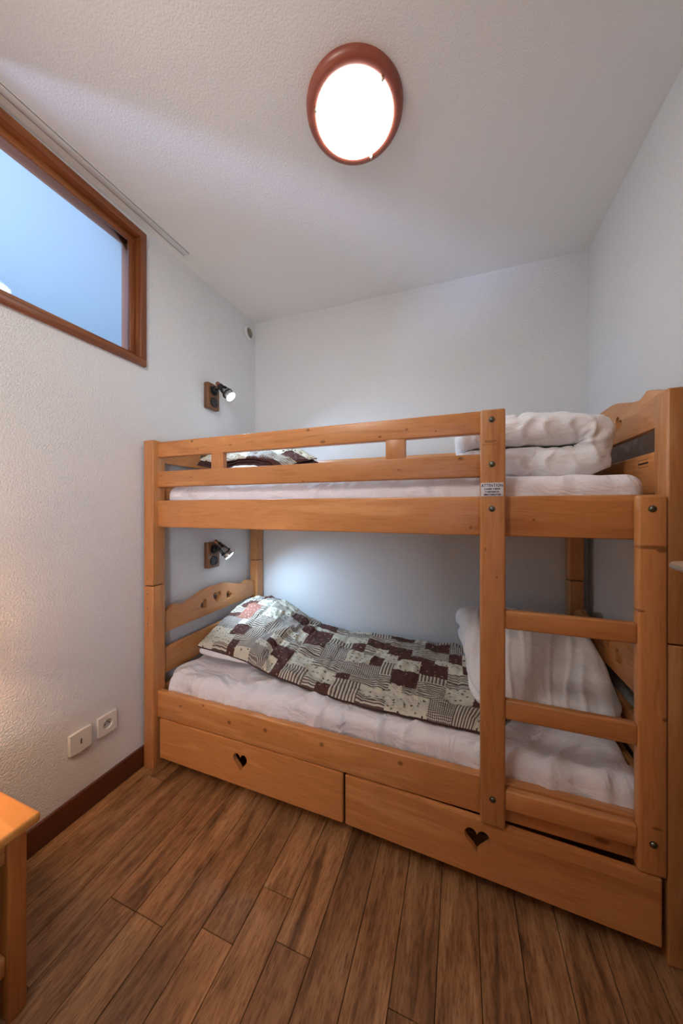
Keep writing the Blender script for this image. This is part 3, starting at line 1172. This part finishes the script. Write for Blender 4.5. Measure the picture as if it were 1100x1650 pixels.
def floral(name, ground, motif, motif2, scale, thr=0.30, dens=0.55):
    m, nt, p = new_mat(name)
    mp = uvm(nt)
    wn = N(nt, 'ShaderNodeTexNoise', inp={'Scale': 130.0, 'Detail': 2.0})
    link(nt, mp, 'Vector', wn, 'Vector')
    ad = N(nt, 'ShaderNodeVectorMath', operation='MULTIPLY_ADD')
    link(nt, wn, 'Color', ad, 0)
    ad.inputs[1].default_value = (0.012, 0.012, 0)
    link(nt, mp, 'Vector', ad, 2)
    v = N(nt, 'ShaderNodeTexVoronoi', inp={'Scale': scale, 'Randomness': 0.8}, voronoi_dimensions='2D')
    link(nt, ad, 0, v, 'Vector')
    sep = N(nt, 'ShaderNodeSeparateColor')
    link(nt, v, 'Color', sep, 0)
    near = math_n(nt, 'LESS_THAN', (v, 'Distance'), thr)
    some = math_n(nt, 'LESS_THAN', (sep, 0), dens)
    f = math_n(nt, 'MULTIPLY', (near, 0), (some, 0))
    pick = math_n(nt, 'GREATER_THAN', (sep, 1), 0.5)
    mc = mix_rgb(nt, 'MIX', (pick, 0), motif, motif2)
    c = mix_rgb(nt, 'MIX', (f, 0), ground, (mc, 2))
    link(nt, c, 2, p, 'Base Color')
    quilt_bump(nt, p)
    return m


def sq(nt, sep, idx, freq, duty, phase=0.0):
    a = math_n(nt, 'MULTIPLY_ADD', (sep, idx), freq, phase)
    fr = math_n(nt, 'FRACT', (a, 0))
    return math_n(nt, 'LESS_THAN', (fr, 0), duty)


def gingham(name, light, dark, freq):
    m, nt, p = new_mat(name)
    mp = uvm(nt)
    sep = N(nt, 'ShaderNodeSeparateXYZ')
    link(nt, mp, 'Vector', sep, 0)
    a = sq(nt, sep, 0, freq, 0.5)
    b = sq(nt, sep, 1, freq, 0.5)
    s = math_n(nt, 'MULTIPLY', (math_n(nt, 'ADD', (a, 0), (b, 0)), 0), 0.5)
    c = mix_rgb(nt, 'MIX', (s, 0), light, dark)
    link(nt, c, 2, p, 'Base Color')
    quilt_bump(nt, p)
    return m


def stripes(name, idx, light, mid, dark):
    m, nt, p = new_mat(name)
    mp = uvm(nt)
    sep = N(nt, 'ShaderNodeSeparateXYZ')
    link(nt, mp, 'Vector', sep, 0)
    a = sq(nt, sep, idx, 66, 0.40)
    b = sq(nt, sep, idx, 132, 0.30, 0.4)
    c1 = mix_rgb(nt, 'MIX', (b, 0), light, mid)
    c2 = mix_rgb(nt, 'MIX', (a, 0), (c1, 2), dark)
    link(nt, c2, 2, p, 'Base Color')
    quilt_bump(nt, p)
    return m


CREAM = (0.66, 0.62, 0.50)
BROWN = (0.085, 0.026, 0.018)
quilt_mats = [
    floral('cream_floral', CREAM, (0.12, 0.08, 0.07), (0.20, 0.22, 0.16), 40, 0.21, 0.55),
    floral('brown_floral', BROWN, (0.45, 0.30, 0.24), (0.30, 0.16, 0.12), 34, 0.14, 0.5),
    gingham('brown_gingham', (0.62, 0.57, 0.50), (0.045, 0.022, 0.02), 105),
    stripes('stripe_across', 0, CREAM, (0.34, 0.28, 0.24), (0.10, 0.065, 0.055)),
    stripes('stripe_along', 1, CREAM, (0.34, 0.28, 0.24), (0.10, 0.065, 0.055)),
    floral('russet_floral', (0.34, 0.13, 0.09), (0.62, 0.50, 0.42), (0.5, 0.35, 0.3), 50, 0.22, 0.5),
    simple('quilt_lining', (0.055, 0.018, 0.016), 0.8, bump=(60, 0.4, 0.004)),
]


def patch_map(L, W, seed):
    """irregular rectangles: list of (u0,u1,v0,v1,mat)"""
    rg = random.Random(seed)
    cell = 0.060
    nu, nv = int(L / cell) + 2, int(W / cell) + 2
    grid = [[None] * nv for _ in range(nu)]
    order = [1, 0, 2, 3, 0, 4, 2, 1, 0, 3]
    for i in range(nu):
        for j in range(nv):
            if grid[i][j] is not None:
                continue
            w = rg.choice((1, 2, 2, 2, 3))
            h = rg.choice((1, 2, 2, 2))
            near = set()
            if i > 0:
                near.add(grid[i - 1][j])
            if j > 0:
                near.add(grid[i][j - 1])
            for _ in range(12):
                t = rg.choices((0, 1, 2, 3, 4, 5), weights=(36, 20, 15, 12, 13, 0))[0]
                if t not in near:
                    break
            for a in range(i, min(i + w, nu)):
                for c in range(j, min(j + h, nv)):
                    if grid[a][c] is None:
                        grid[a][c] = t
    for a in (2, 3):
        for c in (6, 7, 8):
            grid[a][c] = 5
    for a in range(0, 2):
        for c in range(0, 2):
            grid[a][c] = 0
    grid[2][0] = grid[3][0] = 4
    return lambda u, v: grid[min(int(u / cell), nu - 1)][min(int(v / cell), nv - 1)]


def catmull(P, t):
    n = len(P) - 1
    x = min(max(t, 0), 1) * n
    i = min(int(x), n - 1)
    f = x - i
    p1, p2 = Vector(P[i]), Vector(P[i + 1])
    p0 = Vector(P[i - 1]) if i > 0 else p1 * 2 - p2
    p3 = Vector(P[i + 2]) if i + 2 <= n else p2 * 2 - p1
    return 0.5 * ((2 * p1) + (p2 - p0) * f + (2 * p0 - 5 * p1 + 4 * p2 - p3) * f * f + (3 * p1 - p0 - 3 * p2 + p3) * f ** 3)


def quilt_bm(rows, L, W, thick, seed, nu, nv, face_up=True, u_off=0.0, zmin=None, pm=None, relief=1.0):
    """rows: list of control rows (front -> back), each a list left -> right"""
    b = bmesh.new()
    uvl = b.loops.layers.uv.new('UVMap')
    pm = pm or patch_map(L + u_off, W, seed)

    def S(s, t):
        return catmull([catmull(r, s) for r in rows], t)
    top, bot = [], []
    for i in range(nu + 1):
        rt, rb = [], []
        for j in range(nv + 1):
            s, t = i / nu, j / nv
            p = S(s, t)
            du = S(min(s + 0.01, 1), t) - S(max(s - 0.01, 0), t)
            dv = S(s, min(t + 0.01, 1)) - S(s, max(t - 0.01, 0))
            n = du.cross(dv).normalized()
            if n.z < 0:
                n = -n
            e = min(s * L, (1 - s) * L, t * W, (1 - t) * W)
            fat = 0.30 + 0.70 * math.sqrt(min(e / 0.030, 1))
            u, v = s * L, t * W
            # stitched channels every 0.19 m and puckers
            ch = min(abs((u % 0.19) - 0.095), abs((v % 0.19) - 0.095))
            st = -0.5 * max(0, 1 - ch / 0.012)
            w = (fbm((u, v, seed), 9, 4) * 0.015 + ridge(noise.noise(Vector((u * 16 + v * 6, v * 10, seed))), 0.3) * 0.0045) * relief
            hgt = thick * (0.5 * fat + 0.45 * st * fat)
            pt = p + n * (hgt + w * fat)
            pb = p - n * (thick * 0.5 * fat) + n * w * 0.3
            if zmin is not None:
                lift = zmin(pb.x, pb.y) + 0.0015 - pb.z
                if lift > 0:
                    pb.z += lift
                    pt.z = max(pt.z, pb.z + thick * fat * 0.75)
            rt.append(b.verts.new(pt))
            rb.append(b.verts.new(pb))
        top.append(rt)
        bot.append(rb)

    def uvset(f, uvs):
        for lp, q in zip(f.loops, uvs):
            lp[uvl].uv = q
    for i in range(nu):
        for j in range(nv):
            f = b.faces.new((top[i][j], top[i + 1][j], top[i + 1][j + 1], top[i][j + 1]))
            uu = [((i + a) / nu * L + u_off, (j + c) / nv * W) for a, c in ((0, 0), (1, 0), (1, 1), (0, 1))]
            uvset(f, uu)
            f.material_index = pm((i + 0.5) / nu * L + u_off, (j + 0.5) / nv * W) if face_up else 6
            g = b.faces.new((bot[i][j], bot[i][j + 1], bot[i + 1][j + 1], bot[i + 1][j]))
            g.material_index = 6
    for i in range(nu):
        for (j, a) in ((0, 0), (nv, 1)):
            b.faces.new((top[i][j], top[i + 1][j], bot[i + 1][j], bot[i][j])).material_index = 6
    for j in range(nv):
        for i in (0, nu):
            b.faces.new((top[i][j], top[i][j + 1], bot[i][j + 1], bot[i][j])).material_index = 6
    return b


F = [(-1.325, 1.36, .530), (-1.06, 1.35, .512), (-.80, 1.315, .478), (-.44, 1.275, .460), (-.12, 1.262, .462), (.105, 1.262, .462)]
M1 = [(-1.345, 1.52, .575), (-1.09, 1.53, .580), (-.82, 1.53, .505), (-.46, 1.53, .466), (-.12, 1.53, .466), (.24, 1.53, .466)]
M2 = [(-1.360, 1.76, .635), (-1.12, 1.78, .625), (-.85, 1.78, .510), (-.47, 1.78, .466), (-.12, 1.78, .466), (.24, 1.78, .466)]
Bk = [(-1.365, 1.95, .645), (-1.16, 2.005, .610), (-.88, 2.01, .480), (-.50, 2.01, .462), (-.12, 2.01, .462), (.24, 2.01, .462)]
ql = empty('patchwork_quilt', (-0.5, 1.6, 0.45), 'brown and cream patchwork quilt spread over the lower mattress', 'quilt', None)
q_low = obj('quilt_cloth', quilt_bm([F, M1, M2, Bk], 1.65, 0.80, 0.030, 11, 220, 100, zmin=rest_height([mat_low, pil_low], 1.1)), quilt_mats, ql, smooth=True)

qu = empty('folded_quilt', (-1.13, 1.62, 1.52), 'folded patchwork quilt with dark lining edges lying on the upper bunk', 'quilt')


def uq(dz, dx, fr):
    f = [(-1.350, 1.385 + fr, 1.510 + dz), (-1.15, 1.42 + fr, 1.470 + dz), (-.93 + dx, 1.47 + fr, 1.435 + dz)]
    m = [(-1.355, 1.56, 1.605 + dz), (-1.13, 1.60, 1.600 + dz), (-.90 + dx, 1.63, 1.500 + dz)]
    k = [(-1.350, 1.78, 1.690 + dz), (-1.12, 1.86, 1.690 + dz), (-.86 + dx, 1.84, 1.560 + dz)]
    return [f, m, k]


zu = rest_height([mat_up, pil_up], 2.4)
zstack = lambda d: (lambda x, y: zu(x, y) + d)
b = quilt_bm(uq(0.026, 0.02, 0.014), 0.46, 0.45, 0.020, 23, 60, 60, zmin=zstack(0.026))
join(b, quilt_bm(uq(0.012, 0.0, 0.004), 0.46, 0.45, 0.012, 24, 40, 30, face_up=False, zmin=zstack(0.013)))
join(b, quilt_bm(uq(0.0, 0.03, -0.004), 0.46, 0.45, 0.012, 25, 40, 30, face_up=False, zmin=zstack(0.0)))
obj('quilt_cloth', b, quilt_mats, qu, smooth=True)

# ================================================================== DUVETS
# lower: flat folded duvet sloping towards the front
zl = rest_height([mat_low, q_low], 1.1)
dl = empty('folded_duvet', (0.25, 1.70, 0.45), 'white duvet folded in a sloping stack at the right end of the lower bunk', 'duvet')
DX0, DX1, DY0, DY1 = 0.0, 0.545, 1.375, 2.015


def fn_low(p, n):
    t = (p.y - DY0) / (DY1 - DY0)
    s = (p.x - DX0) / (DX1 - DX0)
    hgt = lerp(0.105, 0.262, sstep(0.0, 0.55, t)) + 0.02 * math.sin(t * 3.0) - 0.03 * sstep(0.7, 1.0, t)
    zz = (p.z - 0.0) / 0.2
    lowz = 0.470 if p.x < 0.26 else 0.470
    # the left part rests on the quilt
    q = Vector((p.x, p.y, lowz + zz * hgt))
    # left side leans out at the top
    q.x += (1 - s) ** 2 * (0.055 * (1 - t) - 0.045 * t * zz)
    # fold line half-way up the sides
    if n.z < 0.85:
        crease = math.exp(-((zz - 0.52) / 0.07) ** 2)
        side = 1 - max(0.0, n.z)
        q.x -= n.x * 0.020 * crease * side
        q.y -= n.y * 0.016 * crease * side
    wr = ridge(noise.noise(Vector((p.x * 17 - t * 2.5, t * 2.2, 4.2))), 0.30) * 0.011
    wr += fbm((p.x, p.y, p.z), 5, 3) * 0.014
    q += Vector((n.x * 0.7, n.y * 0.7, max(n.z, 0.25))) * wr
    # puffing
    q.z += 0.012 * math.sin(math.pi * min(max(s, 0), 1)) * zz
    q.z = max(q.z, zl(q.x, q.y) + 0.002 + 0.03 * max(zz, 0))
    return q


obj('duvet_cloth', soft_block(DX0, DX1, DY0, DY1, 0.0, 0.2, 0.075, (60, 60, 6), fn_low), duvet_m, dl, smooth=True)

# upper: thick duvet folded in two, round fold at the right
zup = rest_height([mat_up], 2.4)
du = empty('rolled_duvet', (0.28, 1.66, 1.385), 'thick white duvet folded double on the right end of the upper bunk', 'duvet')
FY0, FY1 = 1.355, 1.930
X_L = -0.02
X_F = 0.383
ZL, ZU = 1.4440, 1.5650
RC = (ZU - ZL) / 2
L1 = X_F - X_L
LA = math.pi * RC
TOT = L1 * 2 + LA
HT = 0.0605


def fn_up(p, n):
    s = p.x
    w = p.z
    if s < L1:
        c = Vector((X_L + s, 0, ZL))
        nv = Vector((0, 0, -1))
        arc = 0
    elif s < L1 + LA:
        a = (s - L1) / RC
        c = Vector((X_F + RC * math.sin(a), 0, ZL + RC - RC * math.cos(a)))
        nv = Vector((math.sin(a), 0, -math.cos(a)))
        arc = 1
    else:
        k = s - L1 - LA
        c = Vector((X_F - k + 0.0, 0, ZU))
        nv = Vector((0, 0, 1))
        arc = 0
    # w>0 is the outside of the fold
    prox = max(0.0, 1 - abs(s - (L1 + LA / 2)) / (LA * 0.8))
    puff = 1.0
    inner = w < 0
    ww = w * (1 - 0.12 * prox if inner else 1 - 0.05 * prox)
    wr = 0.0
    a2 = (s - L1) / LA
    if not inner:
        wr += ridge(noise.noise(Vector((s * 17, p.y * 7 + s * 4, 1.7))), 0.28) * 0.018 * (0.3 + 1.0 * prox)
        wr += fbm((s, p.y, w), 6, 3) * 0.014
        # stitched channel on the top layer
        d = abs(s - (TOT - 0.225))
        wr -= 0.016 * max(0, 1 - d / 0.012)
    else:
        wr += ridge(noise.noise(Vector((s * 11, p.y * 7, 9.7))), 0.3) * 0.008
    y = p.y
    # front/back faces: puffed, wrinkled towards the fold
    if n.y < -0.2 or n.y > 0.2:
        rr = ridge(noise.noise(Vector((s * 26, w * 8, 3.3))), 0.35) * 0.014 * prox + fbm((s, w, 5.5), 10, 2) * 0.010
        y += n.y * (rr + 0.018 * math.cos(min(abs(w) / HT, 1) * math.pi / 2) + 0.012 * ridge(noise.noise(Vector((s * 13, w * 14, 6.1))), 0.3))
    q = c + nv * (ww + wr * (1 if abs(n.y) < 0.8 else 0.2))
    # top layer dips towards its free left end, and the whole pile is a little lower at the back left
    if s > L1 + LA:
        q.z -= 0.014 * sstep(0.25, 0.46, s - L1 - LA)
    q.y = y
    q.x = min(q.x, 0.556)
    q.z = max(q.z, zup(q.x, q.y) + 0.002)
    return q


obj('duvet_cloth', soft_block(0.0, TOT, FY0, FY1, -HT, HT, 0.042, (110, 40, 6), fn_up), duvet_m, du, smooth=True)

# ================================================================== NIGHTSTAND, LAMP
ns = empty('nightstand', (-1.25, 0.29, 0), 'small varnished pine bedside table with rounded top at the left wall', 'table')
TX, TY1, TY0 = -1.018, 0.516, 0.06
box('table_top', WL + 0.005, TX, TY0, TY1, 0.460, 0.487, wood('pine_table', 0, ((0.50, 0.20, 0.045), (0.60, 0.26, 0.062), (0.66, 0.31, 0.085)), vk=False, grain=0.5), ns, bev=0.009, seg=4)
nsleg = wood('pine_table_leg', 2, ((0.36, 0.12, 0.025), (0.44, 0.16, 0.036), (0.50, 0.19, 0.05)), vk=False)
for (xa, ya) in ((-1.081, 0.460), (-1.081, 0.085), (-1.462, 0.460), (-1.462, 0.085)):
    box('leg', xa, xa + 0.040, ya, ya + 0.037, 0, 0.459, nsleg, ns, bev=0.003)
box('apron', -1.072, -1.052, 0.122, 0.460, 0.395, 0.459, pine_plain[1], ns, bev=0.002)
box('side_panel', -1.422, -1.081, 0.472, 0.486, 0.06, 0.459, pine_plain[2], ns, bev=0)
box('side_panel', -1.422, -1.081, 0.096, 0.110, 0.06, 0.459, pine_plain[2], ns, bev=0)
box('back_panel', -1.450, -1.438, 0.122, 0.460, 0.06, 0.459, pine_plain[2], ns, bev=0)
box('shelf', -1.436, -1.052, 0.122, 0.460, 0.118, 0.165, pine_plain[1], ns, bev=0.003)

bl = empty('bedside_lamp', (-1.30, 0.33, 0.487), 'small bedside lamp with a warm glowing fabric shade on the table', 'table lamp')
T = Matrix.Translation((-1.30, 0.33, 0.4875))
obj('lamp_base', lathe_bm([(0.0, 0.0), (0.055, 0.0), (0.057, 0.008), (0.030, 0.022), (0.018, 0.05), (0.030, 0.10), (0.024, 0.15), (0.010, 0.19), (0.010, 0.38), (0.0, 0.38)], 32, T, caps=False), pine_plain[2], bl, smooth=True)
obj('lamp_shade', lathe_bm([(0.105, 0.34), (0.070, 0.50)], 40, T, caps=False), glow_shade, bl, smooth=True)
ld = bpy.data.lights.new('bulb_light', 'POINT')
ld.energy = 10.0
ld.color = (1.0, 0.60, 0.32)
ld.shadow_soft_size = 0.04
lo = bpy.data.objects.new('bulb_light', ld)
C.objects.link(lo)
lo.parent = bl
lo.location = (0.0, 0, 0.42)

# ================================================================== DOOR LEAF (just outside the frame) with its handle
dr = structure(empty('door_1', (0.58, 0.62, 0)))
box('door_leaf', 0.549, 0.589, 0.24, 1.085, 0.012, 2.04, door_wood, dr, bev=0.003)
hd = obj('handle_rose', lathe_bm([(0.0, 0.0), (0.026, 0.0), (0.026, 0.005), (0.022, 0.008), (0.0, 0.008)], 32, aim((0.549, 1.02, 1.133), (-1, 0, 0))), chrome, dr, smooth=True, auto=40)
pts = [(0.545, 1.02, 1.133), (0.515, 1.02, 1.133)]
for i in range(7):
    a = math.pi / 2 * i / 6
    pts.append((0.505 - 0.020 * math.sin(a), 1.0 + 0.020 * math.cos(a), 1.133))
pts += [(0.485, 0.93, 1.133), (0.487, 0.90, 1.133)]
obj('door_handle', tube_bm(pts, 0.0105, 18), chrome, dr, smooth=True)
